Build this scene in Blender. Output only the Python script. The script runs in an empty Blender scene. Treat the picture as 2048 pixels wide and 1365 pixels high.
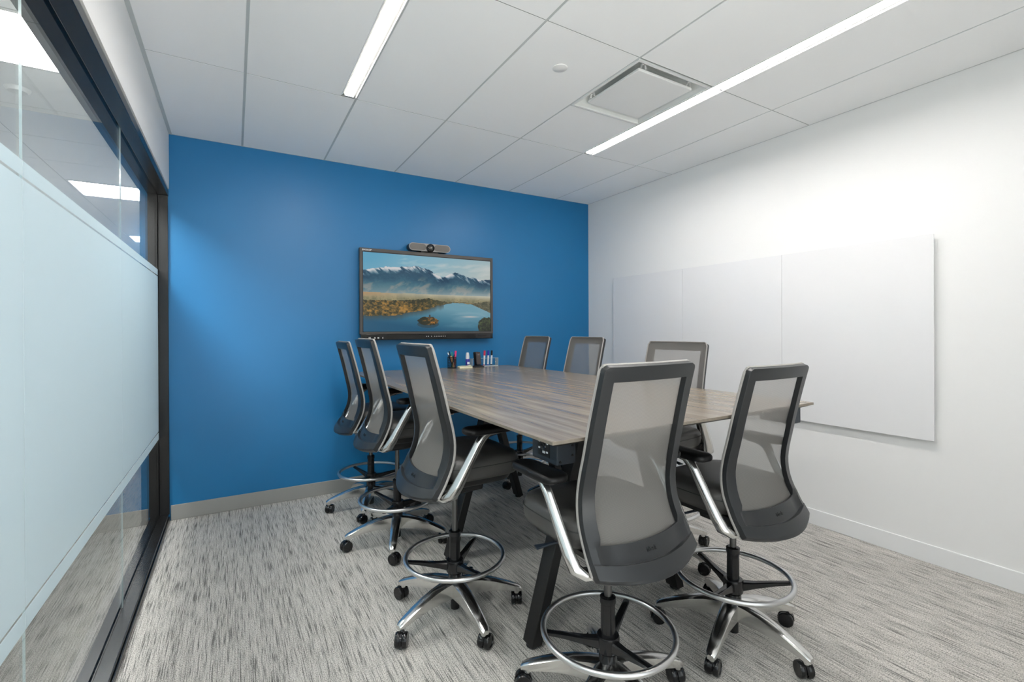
import bpy, bmesh, math, random
import numpy as np
from mathutils import Vector, Matrix, Euler

random.seed(7)
scn = bpy.context.scene
COL = scn.collection
PI = math.pi
rad = math.radians

# ------------------------------------------------------------------ room measures (metres, camera above x=0,y=0)
XL, XR, YB, YF, H = -0.412, 3.570, 4.297, -0.75, 2.865
XG = -0.478                      # room side of the glass
G = [0.0604 + 0.6096 * i for i in range(6)]      # ceiling grid lines along y
R0, R1, R2, R3 = 3.069, 1.8365, 0.604, -0.63      # ceiling cross lines
TZ, TX0, TX1, TY0, TY1 = 1.05, 0.857, 2.381, 1.209, 4.13   # table top

# ------------------------------------------------------------------ materials
def s2l(c):
    c = c / 255.0
    return c / 12.92 if c <= 0.04045 else ((c + 0.055) / 1.055) ** 2.4
def rgb(r, g, b): return (s2l(r), s2l(g), s2l(b), 1.0)

def new_mat(name):
    m = bpy.data.materials.new(name); m.use_nodes = True
    nt = m.node_tree
    for n in list(nt.nodes): nt.nodes.remove(n)
    out = nt.nodes.new('ShaderNodeOutputMaterial')
    return m, nt, out

def N(nt, t, **kw):
    n = nt.nodes.new(t)
    for k, v in kw.items():
        if k in n.inputs: n.inputs[k].default_value = v
        else: setattr(n, k, v)
    return n

def pbr(name, col, rough=0.5, metal=0.0, spec=0.5, coat=0.0, coat_rough=0.05, bump=None, mottle=None):
    """plain surface with a little procedural unevenness: bump=(scale, strength), mottle=(scale, amount)"""
    m, nt, out = new_mat(name)
    b = N(nt, 'ShaderNodeBsdfPrincipled')
    b.inputs['Base Color'].default_value = col
    b.inputs['Roughness'].default_value = rough
    b.inputs['Metallic'].default_value = metal
    b.inputs['Specular IOR Level'].default_value = spec
    b.inputs['Coat Weight'].default_value = coat
    b.inputs['Coat Roughness'].default_value = coat_rough
    tc = N(nt, 'ShaderNodeTexCoord')
    if mottle:
        nz = N(nt, 'ShaderNodeTexNoise', Scale=mottle[0], Detail=4.0)
        nt.links.new(tc.outputs['Object'], nz.inputs['Vector'])
        mx = N(nt, 'ShaderNodeMix', data_type='RGBA')
        mx.inputs['A'].default_value = tuple(c * (1 - mottle[1]) for c in col[:3]) + (1,)
        mx.inputs['B'].default_value = tuple(min(1, c * (1 + mottle[1])) for c in col[:3]) + (1,)
        nt.links.new(nz.outputs['Fac'], mx.inputs['Factor'])
        nt.links.new(mx.outputs['Result'], b.inputs['Base Color'])
    if bump:
        nb = N(nt, 'ShaderNodeTexNoise', Scale=bump[0], Detail=2.0)
        nt.links.new(tc.outputs['Object'], nb.inputs['Vector'])
        bp = N(nt, 'ShaderNodeBump', Strength=bump[1], Distance=0.002)
        nt.links.new(nb.outputs['Fac'], bp.inputs['Height'])
        nt.links.new(bp.outputs['Normal'], b.inputs['Normal'])
    nt.links.new(b.outputs['BSDF'], out.inputs['Surface'])
    return m

def emit(name, col, strength):
    m, nt, out = new_mat(name)
    e = N(nt, 'ShaderNodeEmission', Color=col, Strength=strength)
    nt.links.new(e.outputs[0], out.inputs['Surface'])
    return m

def mat_carpet(name='carpet_loop', k=1.0):
    m, nt, out = new_mat(name)
    b = N(nt, 'ShaderNodeBsdfPrincipled', Roughness=0.95)
    b.inputs['Specular IOR Level'].default_value = 0.1
    tc = N(nt, 'ShaderNodeTexCoord')
    def noise(sx, sy, det, sc=1.0, rough=0.5):
        mp = N(nt, 'ShaderNodeMapping'); mp.inputs['Scale'].default_value = (sx, sy, 1)
        nt.links.new(tc.outputs['Object'], mp.inputs['Vector'])
        n = N(nt, 'ShaderNodeTexNoise', Scale=sc, Detail=det, Roughness=rough)
        nt.links.new(mp.outputs['Vector'], n.inputs['Vector']); return n
    streak = noise(230, 6.5, 2.0, rough=.6)          # thin dark yarn dashes along the room
    broad = noise(42, 1.7, 2.0)                      # where the dashes gather
    speck = noise(260, 190, 1.0)
    loops = noise(200, 150, 0.0)
    sm = N(nt, 'ShaderNodeMath', operation='MULTIPLY_ADD'); sm.inputs[1].default_value = 0.34
    nt.links.new(broad.outputs['Fac'], sm.inputs[0]); nt.links.new(streak.outputs['Fac'], sm.inputs[2])
    r1 = N(nt, 'ShaderNodeValToRGB')
    r1.color_ramp.elements[0].position = 0.50; r1.color_ramp.elements[0].color = rgb(118, 116, 113)
    r1.color_ramp.elements[1].position = 0.78; r1.color_ramp.elements[1].color = rgb(210, 206, 200)
    xx = r1.color_ramp.elements.new(0.64); xx.color = rgb(188, 185, 179)
    nt.links.new(sm.outputs[0], r1.inputs['Fac'])
    ms = N(nt, 'ShaderNodeMix', data_type='RGBA', blend_type='MULTIPLY'); ms.inputs['Factor'].default_value = 1.0
    r3 = N(nt, 'ShaderNodeValToRGB')
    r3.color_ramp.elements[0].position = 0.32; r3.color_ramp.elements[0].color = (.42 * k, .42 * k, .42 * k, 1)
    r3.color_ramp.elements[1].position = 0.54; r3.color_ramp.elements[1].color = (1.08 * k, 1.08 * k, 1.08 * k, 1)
    nt.links.new(speck.outputs['Fac'], r3.inputs['Fac'])
    nt.links.new(r1.outputs['Color'], ms.inputs['A']); nt.links.new(r3.outputs['Color'], ms.inputs['B'])
    nt.links.new(ms.outputs['Result'], b.inputs['Base Color'])
    bp = N(nt, 'ShaderNodeBump', Strength=0.5, Distance=0.004)
    nt.links.new(loops.outputs['Fac'], bp.inputs['Height']); nt.links.new(bp.outputs['Normal'], b.inputs['Normal'])
    nt.links.new(b.outputs['BSDF'], out.inputs['Surface'])
    return m

def mat_wood():
    m, nt, out = new_mat('grey_oak_laminate')
    b = N(nt, 'ShaderNodeBsdfPrincipled', Roughness=0.24)
    b.inputs['Specular IOR Level'].default_value = 0.42
    tc = N(nt, 'ShaderNodeTexCoord')
    def noise(sx, sy, det, dist=0.0):
        mp = N(nt, 'ShaderNodeMapping'); mp.inputs['Scale'].default_value = (sx, sy, 6)
        nt.links.new(tc.outputs['Object'], mp.inputs['Vector'])
        n = N(nt, 'ShaderNodeTexNoise', Scale=1.0, Detail=det, Distortion=dist)
        nt.links.new(mp.outputs['Vector'], n.inputs['Vector']); return n
    grain = noise(27, 1.8, 4.0, 0.2)
    patch = noise(12, 1.1, 3.0, 0.2)
    fine = noise(190, 5, 2.0)
    r1 = N(nt, 'ShaderNodeValToRGB'); e = r1.color_ramp.elements
    e[0].position = 0.28; e[0].color = rgb(110, 104, 96)
    e[1].position = 0.74; e[1].color = rgb(160, 150, 136)
    x = e.new(0.48); x.color = rgb(133, 124, 112)
    nt.links.new(grain.outputs['Fac'], r1.inputs['Fac'])
    r2 = N(nt, 'ShaderNodeValToRGB'); e = r2.color_ramp.elements
    e[0].position = 0.3; e[0].color = (.84, .84, .85, 1)
    e[1].position = 0.68; e[1].color = (1.05, 1.0, .95, 1)
    nt.links.new(patch.outputs['Fac'], r2.inputs['Fac'])
    r3 = N(nt, 'ShaderNodeValToRGB'); e = r3.color_ramp.elements
    e[0].position = 0.3; e[0].color = (.88, .88, .88, 1); e[1].position = 0.6; e[1].color = (1, 1, 1, 1)
    nt.links.new(fine.outputs['Fac'], r3.inputs['Fac'])
    a = N(nt, 'ShaderNodeMix', data_type='RGBA', blend_type='MULTIPLY'); a.inputs['Factor'].default_value = 1
    c = N(nt, 'ShaderNodeMix', data_type='RGBA', blend_type='MULTIPLY'); c.inputs['Factor'].default_value = 1
    nt.links.new(r1.outputs['Color'], a.inputs['A']); nt.links.new(r2.outputs['Color'], a.inputs['B'])
    nt.links.new(a.outputs['Result'], c.inputs['A']); nt.links.new(r3.outputs['Color'], c.inputs['B'])
    nt.links.new(c.outputs['Result'], b.inputs['Base Color'])
    bp = N(nt, 'ShaderNodeBump', Strength=0.008, Distance=0.001)
    nt.links.new(fine.outputs['Fac'], bp.inputs['Height']); nt.links.new(bp.outputs['Normal'], b.inputs['Normal'])
    nt.links.new(b.outputs['BSDF'], out.inputs['Surface'])
    return m

def mat_glass(name, tint=(.95, .97, .965, 1), rough=0.0, ior=1.22):
    m, nt, out = new_mat(name)
    tr = N(nt, 'ShaderNodeBsdfTransparent', Color=tint)
    gl = N(nt, 'ShaderNodeBsdfGlossy', Roughness=rough)
    gl.inputs['Color'].default_value = (1, 1, 1, 1)
    fr = N(nt, 'ShaderNodeFresnel')
    ge = N(nt, 'ShaderNodeNewGeometry'); mi = N(nt, 'ShaderNodeMapRange')       # same reflectance on the way in and out of the sheet
    mi.inputs['To Min'].default_value = ior; mi.inputs['To Max'].default_value = 1.0 / ior
    nt.links.new(ge.outputs['Backfacing'], mi.inputs['Value']); nt.links.new(mi.outputs[0], fr.inputs['IOR'])
    mx = N(nt, 'ShaderNodeMixShader')
    nt.links.new(fr.outputs[0], mx.inputs[0]); nt.links.new(tr.outputs[0], mx.inputs[1]); nt.links.new(gl.outputs[0], mx.inputs[2])
    nt.links.new(mx.outputs[0], out.inputs['Surface'])
    return m

def mat_film():
    m, nt, out = new_mat('frosted_film')
    d = N(nt, 'ShaderNodeBsdfDiffuse', Color=(.71, .80, .835, 1))
    t = N(nt, 'ShaderNodeBsdfTranslucent', Color=(.79, .885, .925, 1))
    mx = N(nt, 'ShaderNodeMixShader'); mx.inputs[0].default_value = 0.5
    nt.links.new(d.outputs[0], mx.inputs[1]); nt.links.new(t.outputs[0], mx.inputs[2])
    g = N(nt, 'ShaderNodeBsdfGlossy', Roughness=0.12); sh = N(nt, 'ShaderNodeMixShader'); sh.inputs[0].default_value = 0.07
    nt.links.new(mx.outputs[0], sh.inputs[1]); nt.links.new(g.outputs[0], sh.inputs[2])
    nt.links.new(sh.outputs[0], out.inputs['Surface'])
    return m

def mat_mesh_fabric():
    """open woven mesh: part of the light passes straight between the threads"""
    m, nt, out = new_mat('woven_mesh')
    tc = N(nt, 'ShaderNodeTexCoord')
    w1 = N(nt, 'ShaderNodeTexWave', Scale=110.0, Distortion=0.0); w1.wave_type = 'BANDS'; w1.bands_direction = 'X'
    w2 = N(nt, 'ShaderNodeTexWave', Scale=110.0, Distortion=0.0); w2.wave_type = 'BANDS'; w2.bands_direction = 'Z'
    nt.links.new(tc.outputs['Object'], w1.inputs['Vector']); nt.links.new(tc.outputs['Object'], w2.inputs['Vector'])
    mul = N(nt, 'ShaderNodeMath', operation='MULTIPLY')
    nt.links.new(w1.outputs['Fac'], mul.inputs[0]); nt.links.new(w2.outputs['Fac'], mul.inputs[1])
    mr = N(nt, 'ShaderNodeMapRange'); mr.inputs['To Min'].default_value = 0.58; mr.inputs['To Max'].default_value = 0.88
    nt.links.new(mul.outputs[0], mr.inputs['Value'])
    d = N(nt, 'ShaderNodeBsdfDiffuse', Color=rgb(153, 150, 146))
    tl = N(nt, 'ShaderNodeBsdfTranslucent', Color=rgb(153, 150, 146))
    dm = N(nt, 'ShaderNodeMixShader'); dm.inputs[0].default_value = 0.3
    nt.links.new(d.outputs[0], dm.inputs[1]); nt.links.new(tl.outputs[0], dm.inputs[2])
    tr = N(nt, 'ShaderNodeBsdfTransparent')
    mx = N(nt, 'ShaderNodeMixShader')
    nt.links.new(mr.outputs[0], mx.inputs[0]); nt.links.new(tr.outputs[0], mx.inputs[1]); nt.links.new(dm.outputs[0], mx.inputs[2])
    nt.links.new(mx.outputs[0], out.inputs['Surface'])
    return m

def mat_screen():
    m, nt, out = new_mat('lit_screen')
    at = N(nt, 'ShaderNodeAttribute'); at.attribute_name = 'picture'
    e = N(nt, 'ShaderNodeEmission', Strength=0.84)
    g = N(nt, 'ShaderNodeBsdfGlossy', Roughness=0.25); g.inputs['Color'].default_value = (.04, .04, .04, 1)
    ad = N(nt, 'ShaderNodeAddShader')
    nt.links.new(at.outputs['Color'], e.inputs['Color'])
    nt.links.new(e.outputs[0], ad.inputs[0]); nt.links.new(g.outputs[0], ad.inputs[1])
    nt.links.new(ad.outputs[0], out.inputs['Surface'])
    return m

def mat_brushed(name, col, rough, axis_scale):
    m, nt, out = new_mat(name)
    b = N(nt, 'ShaderNodeBsdfPrincipled', Roughness=rough, Metallic=1.0); b.inputs['Base Color'].default_value = col
    tc = N(nt, 'ShaderNodeTexCoord'); mp = N(nt, 'ShaderNodeMapping'); mp.inputs['Scale'].default_value = axis_scale
    n = N(nt, 'ShaderNodeTexNoise', Scale=1.0, Detail=2.0)
    nt.links.new(tc.outputs['Object'], mp.inputs['Vector']); nt.links.new(mp.outputs['Vector'], n.inputs['Vector'])
    mr = N(nt, 'ShaderNodeMapRange'); mr.inputs['To Min'].default_value = rough * 0.8; mr.inputs['To Max'].default_value = rough * 1.25
    nt.links.new(n.outputs['Fac'], mr.inputs['Value']); nt.links.new(mr.outputs[0], b.inputs['Roughness'])
    nt.links.new(b.outputs['BSDF'], out.inputs['Surface'])
    return m

M = {}
M['white_wall'] = pbr('white_paint', rgb(234, 234, 233), 0.6, spec=0.3, bump=(350, 0.08))
M['blue_wall'] = pbr('blue_paint', rgb(13, 112, 167), 0.42, spec=0.55, bump=(350, 0.08), mottle=(2.0, 0.03))
M['tile'] = pbr('ceiling_tile', rgb(249, 249, 249), 0.9, spec=0.1, bump=(500, 0.15))
M['tbar'] = pbr('grid_bar', rgb(196, 200, 199), 0.5)
M['joint'] = pbr('tile_joint', rgb(146, 148, 146), 0.7)
M['plenum'] = pbr('plenum_dark', rgb(90, 92, 92), 0.9)
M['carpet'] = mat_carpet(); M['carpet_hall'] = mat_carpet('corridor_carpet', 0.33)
M['base_grey'] = pbr('rubber_base_grey', rgb(150, 150, 147), 0.40, mottle=(6, 0.04))
M['base_white'] = pbr('white_base', rgb(233, 234, 234), 0.4)
M['black_alu'] = pbr('black_anodised', rgb(19, 19, 20), 0.26, spec=0.55, mottle=(12, 0.1))
M['alu_reveal'] = pbr('shadow_reveal', rgb(150, 150, 146), 0.5)
M['glass'] = mat_glass('clear_glass', (.93, .955, .955, 1))
M['glass_edge'] = pbr('polished_glass_edge', rgb(170, 182, 184), 0.15, coat=0.3)
M['film'] = mat_film()
M['wood'] = mat_wood()
M['wood_edge'] = pbr('edge_band', rgb(124, 115, 103), 0.45, mottle=(60, 0.25))
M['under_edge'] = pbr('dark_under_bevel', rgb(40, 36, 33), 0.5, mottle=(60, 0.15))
M['black_steel'] = pbr('black_powdercoat', rgb(24, 24, 25), 0.42, spec=0.4, mottle=(40, 0.1))
M['module'] = pbr('power_module_slate', rgb(42, 50, 58), 0.5, mottle=(30, 0.06))
M['plastic_black'] = pbr('black_plastic', rgb(22, 22, 23), 0.42, mottle=(40, 0.08))
M['pad'] = pbr('soft_black_pad', rgb(14, 14, 15), 0.38, spec=0.3, mottle=(40, 0.08))
M['plastic_gloss'] = pbr('gloss_black_plastic', rgb(18, 19, 21), 0.18, mottle=(40, 0.08))
M['plastic_char'] = pbr('charcoal_plastic', rgb(36, 38, 40), 0.36, spec=0.5, mottle=(30, 0.05))
M['mesh'] = mat_mesh_fabric()
M['welt'] = pbr('silver_grey_welt', rgb(158, 155, 151), 0.5, mottle=(200, 0.12))
M['vinyl'] = pbr('dark_grey_vinyl', rgb(70, 69, 67), 0.42, spec=0.5, bump=(300, 0.12), mottle=(8, 0.06))
M['seam'] = pbr('seam_thread', rgb(44, 44, 44), 0.6, mottle=(200, 0.1))
M['chrome'] = mat_brushed('polished_aluminium', (.76, .755, .74, 1), 0.19, (25, 25, 25))
M['brushed'] = mat_brushed('satin_steel', (.66, .66, .66, 1), 0.30, (60, 60, 6))
M['rod'] = mat_brushed('dark_gas_rod', (.16, .16, .16, 1), 0.32, (30, 30, 200))
M['wb'] = pbr('white_glass_board', rgb(230, 230, 231), 0.4, spec=0.3, coat=0.7, coat_rough=0.02, mottle=(2, 0.01))
M['wb_edge'] = pbr('board_glass_edge', rgb(186, 190, 191), 0.2, mottle=(20, 0.03))
M['screen'] = mat_screen()
M['bezel'] = pbr('display_bezel', rgb(74, 71, 69), 0.45, mottle=(40, 0.05))
M['gap_black'] = pbr('black_gap', rgb(12, 12, 13), 0.4, mottle=(40, 0.05))
M['logo'] = pbr('white_print', rgb(235, 235, 235), 0.5, mottle=(40, 0.02))
M['mark_grey'] = pbr('grey_mark', rgb(168, 168, 166), 0.5, mottle=(40, 0.02))
M['emboss'] = pbr('embossed_letters', rgb(26, 27, 28), 0.5, mottle=(40, 0.02))
M['bar_cloth'] = pbr('speaker_cloth', rgb(112, 109, 105), 0.7, mottle=(300, 0.15))
M['bar_trim'] = pbr('grey_satin_trim', rgb(150, 149, 147), 0.35, mottle=(40, 0.02))
M['bar_back'] = pbr('dark_blue_grey', rgb(34, 44, 56), 0.45, mottle=(40, 0.05))
M['lens'] = pbr('lens_glass', rgb(30, 30, 32), 0.05, coat=1.0, mottle=(40, 0.05))
M['lens_eye'] = pbr('lens_centre', rgb(150, 148, 140), 0.2, mottle=(40, 0.05))
M['white_enamel'] = pbr('white_enamel', rgb(236, 236, 235), 0.4, mottle=(10, 0.01))
M['vent_in'] = pbr('vent_inside', rgb(225, 228, 226), 0.6, mottle=(10, 0.03))
M['lamp'] = emit('lamp_diffuser', (1.0, 0.955, 0.925, 1), 69.0)
M['troffer'] = emit('troffer_diffuser', (1.0, 0.97, 0.94, 1), 62.0)
M['acrylic'] = mat_glass('clear_acrylic', (.96, .97, .97, 1), 0.02)
M['acrylic_edge'] = pbr('frosted_acrylic_edge', rgb(196, 206, 210), 0.3, mottle=(60, 0.03))
def flat(n, r, g, b, ro=0.45): M[n] = pbr(n, rgb(r, g, b), ro, mottle=(80, 0.05))
flat('pink', 236, 62, 128); flat('red', 226, 52, 88); flat('blue_cap', 42, 44, 178); flat('black_cap', 20, 20, 24)
flat('green', 26, 138, 96); flat('dark_green', 28, 60, 34); flat('peach', 220, 168, 120); flat('cream', 240, 236, 206, 0.8)
flat('white_pl', 240, 240, 242); flat('violet', 66, 58, 158); flat('yellow_green', 186, 206, 120); flat('red_brown', 120, 40, 40)
flat('brown_glass', 62, 52, 52, 0.15)

# ------------------------------------------------------------------ mesh helpers
class MB:
    def __init__(s): s.bm = bmesh.new()
    def face(s, pts, mi=0):
        f = s.bm.faces.new([s.bm.verts.new(p) for p in pts]); f.material_index = mi; return f
    def box(s, lo, hi, mat=None, mi=0):
        (x0, y0, z0), (x1, y1, z1) = lo, hi
        c = [(x0,y0,z0),(x1,y0,z0),(x1,y1,z0),(x0,y1,z0),(x0,y0,z1),(x1,y0,z1),(x1,y1,z1),(x0,y1,z1)]
        v = [s.bm.verts.new(mat @ Vector(p) if mat else p) for p in c]
        for q in ((0,3,2,1),(4,5,6,7),(0,1,5,4),(1,2,6,5),(2,3,7,6),(3,0,4,7)):
            s.bm.faces.new([v[i] for i in q]).material_index = mi
        return s
    def loft(s, rings, cap=True, closed=True, mi=0, loop=False):
        vr = [[s.bm.verts.new(p) for p in r] for r in rings]
        n = len(vr[0])
        pairs = list(zip(vr[:-1], vr[1:])) + ([(vr[-1], vr[0])] if loop else [])
        for a, b in pairs:
            for i in range(n if closed else n - 1):
                j = (i + 1) % n
                s.bm.faces.new((a[i], a[j], b[j], b[i])).material_index = mi
        if cap and not loop:
            s.bm.faces.new(list(reversed(vr[0]))).material_index = mi
            s.bm.faces.new(vr[-1]).material_index = mi
        return s
    def lathe(s, prof, n=24, o=(0,0,0), mat=None, mi=0, cap=True):
        rings = []
        for r, z in prof:
            ring = []
            for i in range(n):
                a = 2 * PI * i / n
                p = Vector((r * math.cos(a), r * math.sin(a), z))
                if mat: p = mat @ p
                ring.append(tuple(p + Vector(o)))
            rings.append(ring)
        return s.loft(rings, cap=cap, mi=mi)
    def sweep(s, path, sizes, n=12, power=2.0, up=(1,0,0), loop=False, mi=0, cap=True):
        """path: points; sizes: (half along 'up' side, half across) per point; superellipse section"""
        P = [Vector(p) for p in path]; m = len(P); rings = []; nrm = Vector(up)
        for i in range(m):
            if loop: t = P[(i+1) % m] - P[i-1]
            else: t = P[min(i+1, m-1)] - P[max(i-1, 0)]
            t.normalize()
            nrm = (nrm - t * nrm.dot(t)).normalized()
            bn = t.cross(nrm)
            a, b = sizes[i] if isinstance(sizes, list) else sizes
            ring = []
            for k in range(n):
                an = 2 * PI * (k + .5) / n
                c, d = math.cos(an), math.sin(an)
                e = 2.0 / power
                ring.append(tuple(P[i] + nrm * (a * math.copysign(abs(c) ** e, c)) + bn * (b * math.copysign(abs(d) ** e, d))))
            rings.append(ring)
        return s.loft(rings, cap=cap and not loop, loop=loop, mi=mi)
    def prism(s, outline, z0, z1, mi=0):
        return s.loft([[(x, y, z0) for x, y in outline], [(x, y, z1) for x, y in outline]], mi=mi)
    def build(s, name, mats, parent=None, smooth=True, angle=35, bevel=None, loc=None, rot=None):
        bmesh.ops.recalc_face_normals(s.bm, faces=s.bm.faces)
        me = bpy.data.meshes.new(name); s.bm.to_mesh(me); s.bm.free()
        for m in (mats if isinstance(mats, (list, tuple)) else [mats]): me.materials.append(m)
        if smooth:
            for p in me.polygons: p.use_smooth = True
            me.set_sharp_from_angle(angle=rad(angle))
        o = bpy.data.objects.new(name, me); COL.objects.link(o)
        if parent is not None: o.parent = parent
        if loc is not None: o.location = loc
        if rot is not None: o.rotation_euler = rot
        if bevel:
            md = o.modifiers.new('soft_edges', 'BEVEL'); md.width = bevel; md.segments = 2; md.limit_method = 'ANGLE'; md.angle_limit = rad(40)
        return o

def box_obj(name, lo, hi, mat, parent=None, bevel=None):
    return MB().box(lo, hi).build(name, mat, parent, bevel=bevel)

def empty(name, loc=(0,0,0), rz=0.0):
    o = bpy.data.objects.new(name, None); o.location = loc; o.rotation_euler = (0, 0, rz)
    o.empty_display_size = 0.1; COL.objects.link(o); return o

def tag(o, label=None, cat=None, group=None, kind=None):
    if label: o['label'] = label
    if cat: o['category'] = cat
    if group: o['group'] = group
    if kind: o['kind'] = kind
    return o
def struct(o): o['kind'] = 'structure'; return o

def copy_tree(o, parent=None):
    c = o.copy(); COL.objects.link(c)
    if parent is not None: c.parent = parent
    for ch in [x for x in list(o.children)]: copy_tree(ch, c)
    return c

def text_mesh(name, body, size, depth, mat, parent, loc, rot):
    cu = bpy.data.curves.new(name + '_src', 'FONT'); cu.body = body; cu.size = size; cu.extrude = depth
    cu.align_x = 'CENTER'; cu.align_y = 'CENTER'; cu.resolution_u = 3
    tmp = bpy.data.objects.new(name + '_src', cu); COL.objects.link(tmp)
    dg = bpy.context.evaluated_depsgraph_get()
    me = bpy.data.meshes.new_from_object(tmp.evaluated_get(dg))
    bpy.data.objects.remove(tmp); bpy.data.curves.remove(cu)
    me.materials.clear(); me.materials.append(mat)
    o = bpy.data.objects.new(name, me); COL.objects.link(o)
    o.parent = parent; o.location = loc; o.rotation_euler = rot
    return o

def rrect(w, h, r, n=5):
    pts = []
    for cx, cy, a0 in ((w-r, h-r, 0), (-w+r, h-r, 90), (-w+r, -h+r, 180), (w-r, -h+r, 270)):
        for k in range(n + 1):
            a = rad(a0 + 90 * k / n); pts.append((cx + r * math.cos(a), cy + r * math.sin(a)))
    return pts

# ------------------------------------------------------------------ the setting
CX0, CX1, CY0, CY1 = -3.2, XG - 0.10, -1.2, 13.2       # corridor beyond the glass
struct(box_obj('floor', (XG - 0.05, YF, -0.06), (XR, YB, 0.0), M['carpet']))
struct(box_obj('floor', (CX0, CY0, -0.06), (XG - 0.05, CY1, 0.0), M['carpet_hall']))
struct(box_obj('wall_back', (XL - 0.15, YB, 0), (XR + 0.12, YB + 0.12, 3.0), M['blue_wall']))
struct(box_obj('wall_right', (XR, YF - 0.12, 0), (XR + 0.12, YB, 3.0), M['white_wall']))
struct(box_obj('wall_left', (XL - 0.15, YF - 0.12, 2.458), (XL, YB, 3.0), M['white_wall']))
# front wall behind the camera: a window added here lets world light in
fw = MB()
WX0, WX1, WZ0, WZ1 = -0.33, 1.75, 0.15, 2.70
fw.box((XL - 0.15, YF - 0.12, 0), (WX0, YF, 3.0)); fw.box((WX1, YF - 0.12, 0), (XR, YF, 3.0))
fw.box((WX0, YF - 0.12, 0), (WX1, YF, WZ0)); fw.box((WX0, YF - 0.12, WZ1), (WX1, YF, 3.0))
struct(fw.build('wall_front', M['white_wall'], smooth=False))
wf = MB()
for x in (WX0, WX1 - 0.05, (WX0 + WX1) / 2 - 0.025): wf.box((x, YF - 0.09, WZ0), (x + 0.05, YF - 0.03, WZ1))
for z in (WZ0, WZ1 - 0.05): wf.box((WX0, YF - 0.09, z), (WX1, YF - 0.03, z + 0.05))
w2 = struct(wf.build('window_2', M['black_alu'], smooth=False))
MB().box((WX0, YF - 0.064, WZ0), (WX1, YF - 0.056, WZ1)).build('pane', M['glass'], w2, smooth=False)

bb = MB().box((XL, YB - 0.011, 0), (XR, YB, 0.113)); struct(bb.build('baseboard_back', M['base_grey'], bevel=0.004))
br = MB().box((XR - 0.011, YF, 0), (XR, YB - 0.011, 0.112)); struct(br.build('baseboard_right', M['base_white'], bevel=0.004))

# ceilings: tiles with narrow reveals, grid bars just above, one object each
def ceiling(name, xs, ys, holes, xgap, ygap, splits, wall=(3.0,)):
    mb = MB()
    for i in range(len(xs) - 1):
        for j in range(len(ys) - 1):
            rows = [(ys[j], ys[j+1])]
            for (si, a, b) in splits:
                if si == i and rows[0][0] < a < rows[0][1]: rows = [(rows[0][0], a), (a, rows[0][1])]
            for (ya, yb) in rows:
                x0, x1, y0, y1 = xs[i] + xgap, xs[i+1] - xgap, ya + ygap, yb - ygap
                if any(hx0 - .02 < (x0+x1)/2 < hx1 + .02 and hy0 - .02 < (y0+y1)/2 < hy1 + .02 and hx1-hx0 > .3 for hx0, hx1, hy0, hy1 in holes): continue
                for hx0, hx1, hy0, hy1 in holes:
                    if hx1 - hx0 < .3 and hy0 - .05 < (y0+y1)/2 < hy1 + .05:
                        if x0 - .03 < hx0 and hx1 < x1 + .03:
                            if abs(hx1 - x1) < .03: x1 = hx0
                            elif abs(hx0 - x0) < .03: x0 = hx1
                mb.box((x0, y0, H), (x1, y1, H + 0.016), mi=0)
    for x in xs:
        mb.box((x - 0.0075, ys[0], H + 0.003), (x + 0.0075, ys[-1], H + 0.02), mi=1)
    for y in ys[1:-1]:
        for i in range(len(xs) - 1):
            if any(hx0 - .02 < (xs[i]+xs[i+1])/2 < hx1 + .02 and hy0 < y < hy1 for hx0, hx1, hy0, hy1 in holes): continue
            mb.box((xs[i] + xgap, y - 0.003, H + 0.001), (xs[i+1] - xgap, y + 0.003, H + 0.012), mi=3)
    for (si, y, _) in splits: mb.box((xs[si] + xgap, y - 0.003, H + 0.001), (xs[si+1] - xgap, y + 0.003, H + 0.012), mi=3)
    mb.box((xs[0], ys[0], 2.985), (xs[-1], ys[-1], 3.0), mi=2)
    return struct(mb.build(name, [M['tile'], M['tbar'], M['plenum'], M['joint']], smooth=False))
L1 = (0.577, 0.668, R2, R0 - 0.018)
L2 = (2.494, 2.590, R2, R0 - 0.012)
VENT = (1.889, 2.490, 1.8405, 2.450)
ceiling('ceiling', [XL] + G + [XR], [YF, R3, R2, R1, R0, YB], [L1, L2, VENT], 0.0072, 0.0028, [(4, 2.453, 0)])
corr_x = [CX0 + 0.0] + [-0.79 - 0.6096 * k for k in (3, 2, 1, 0)] + [CX1]
corr_y = [CY0] + [2.99 + 0.615 * k for k in range(-6, 17)] + [CY1]
TR = [(-1.3996, -0.79, 2.99 + .615 * k, 2.99 + .615 * (k + 1)) for k in (-5, 0, 5, 10, 15)]
ceiling('ceiling', corr_x, corr_y, TR, 0.004, 0.003, [])
ta = MB().box((XL, YF, H - 0.002), (XL + 0.020, YB, H + 0.003)); ta.box((XR - 0.006, YF, H - 0.001), (XR, YB, H + 0.003))
ta.box((XL + .02, YB - 0.006, H - 0.001), (XR - .006, YB, H + 0.003))
struct(ta.build('trim_1', M['tbar'], smooth=False))
struct(box_obj('wall_corridor', (CX0 - 0.1, CY0, 0), (CX0, CY1, 3.0), M['white_wall']))
struct(box_obj('wall_corridor_end', (CX0 - .1, CY1, 0), (XL - 0.15, CY1 + .1, 3.0), M['white_wall']))
struct(box_obj('wall_corridor_start', (CX0 - .1, CY0 - .1, 0), (XL - 0.15, CY0, 3.0), M['white_wall']))
struct(box_obj('wall_corridor_side', (XL - 0.15, YB + .12, 0), (XL - .05, CY1, 3.0), M['white_wall']))

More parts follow.
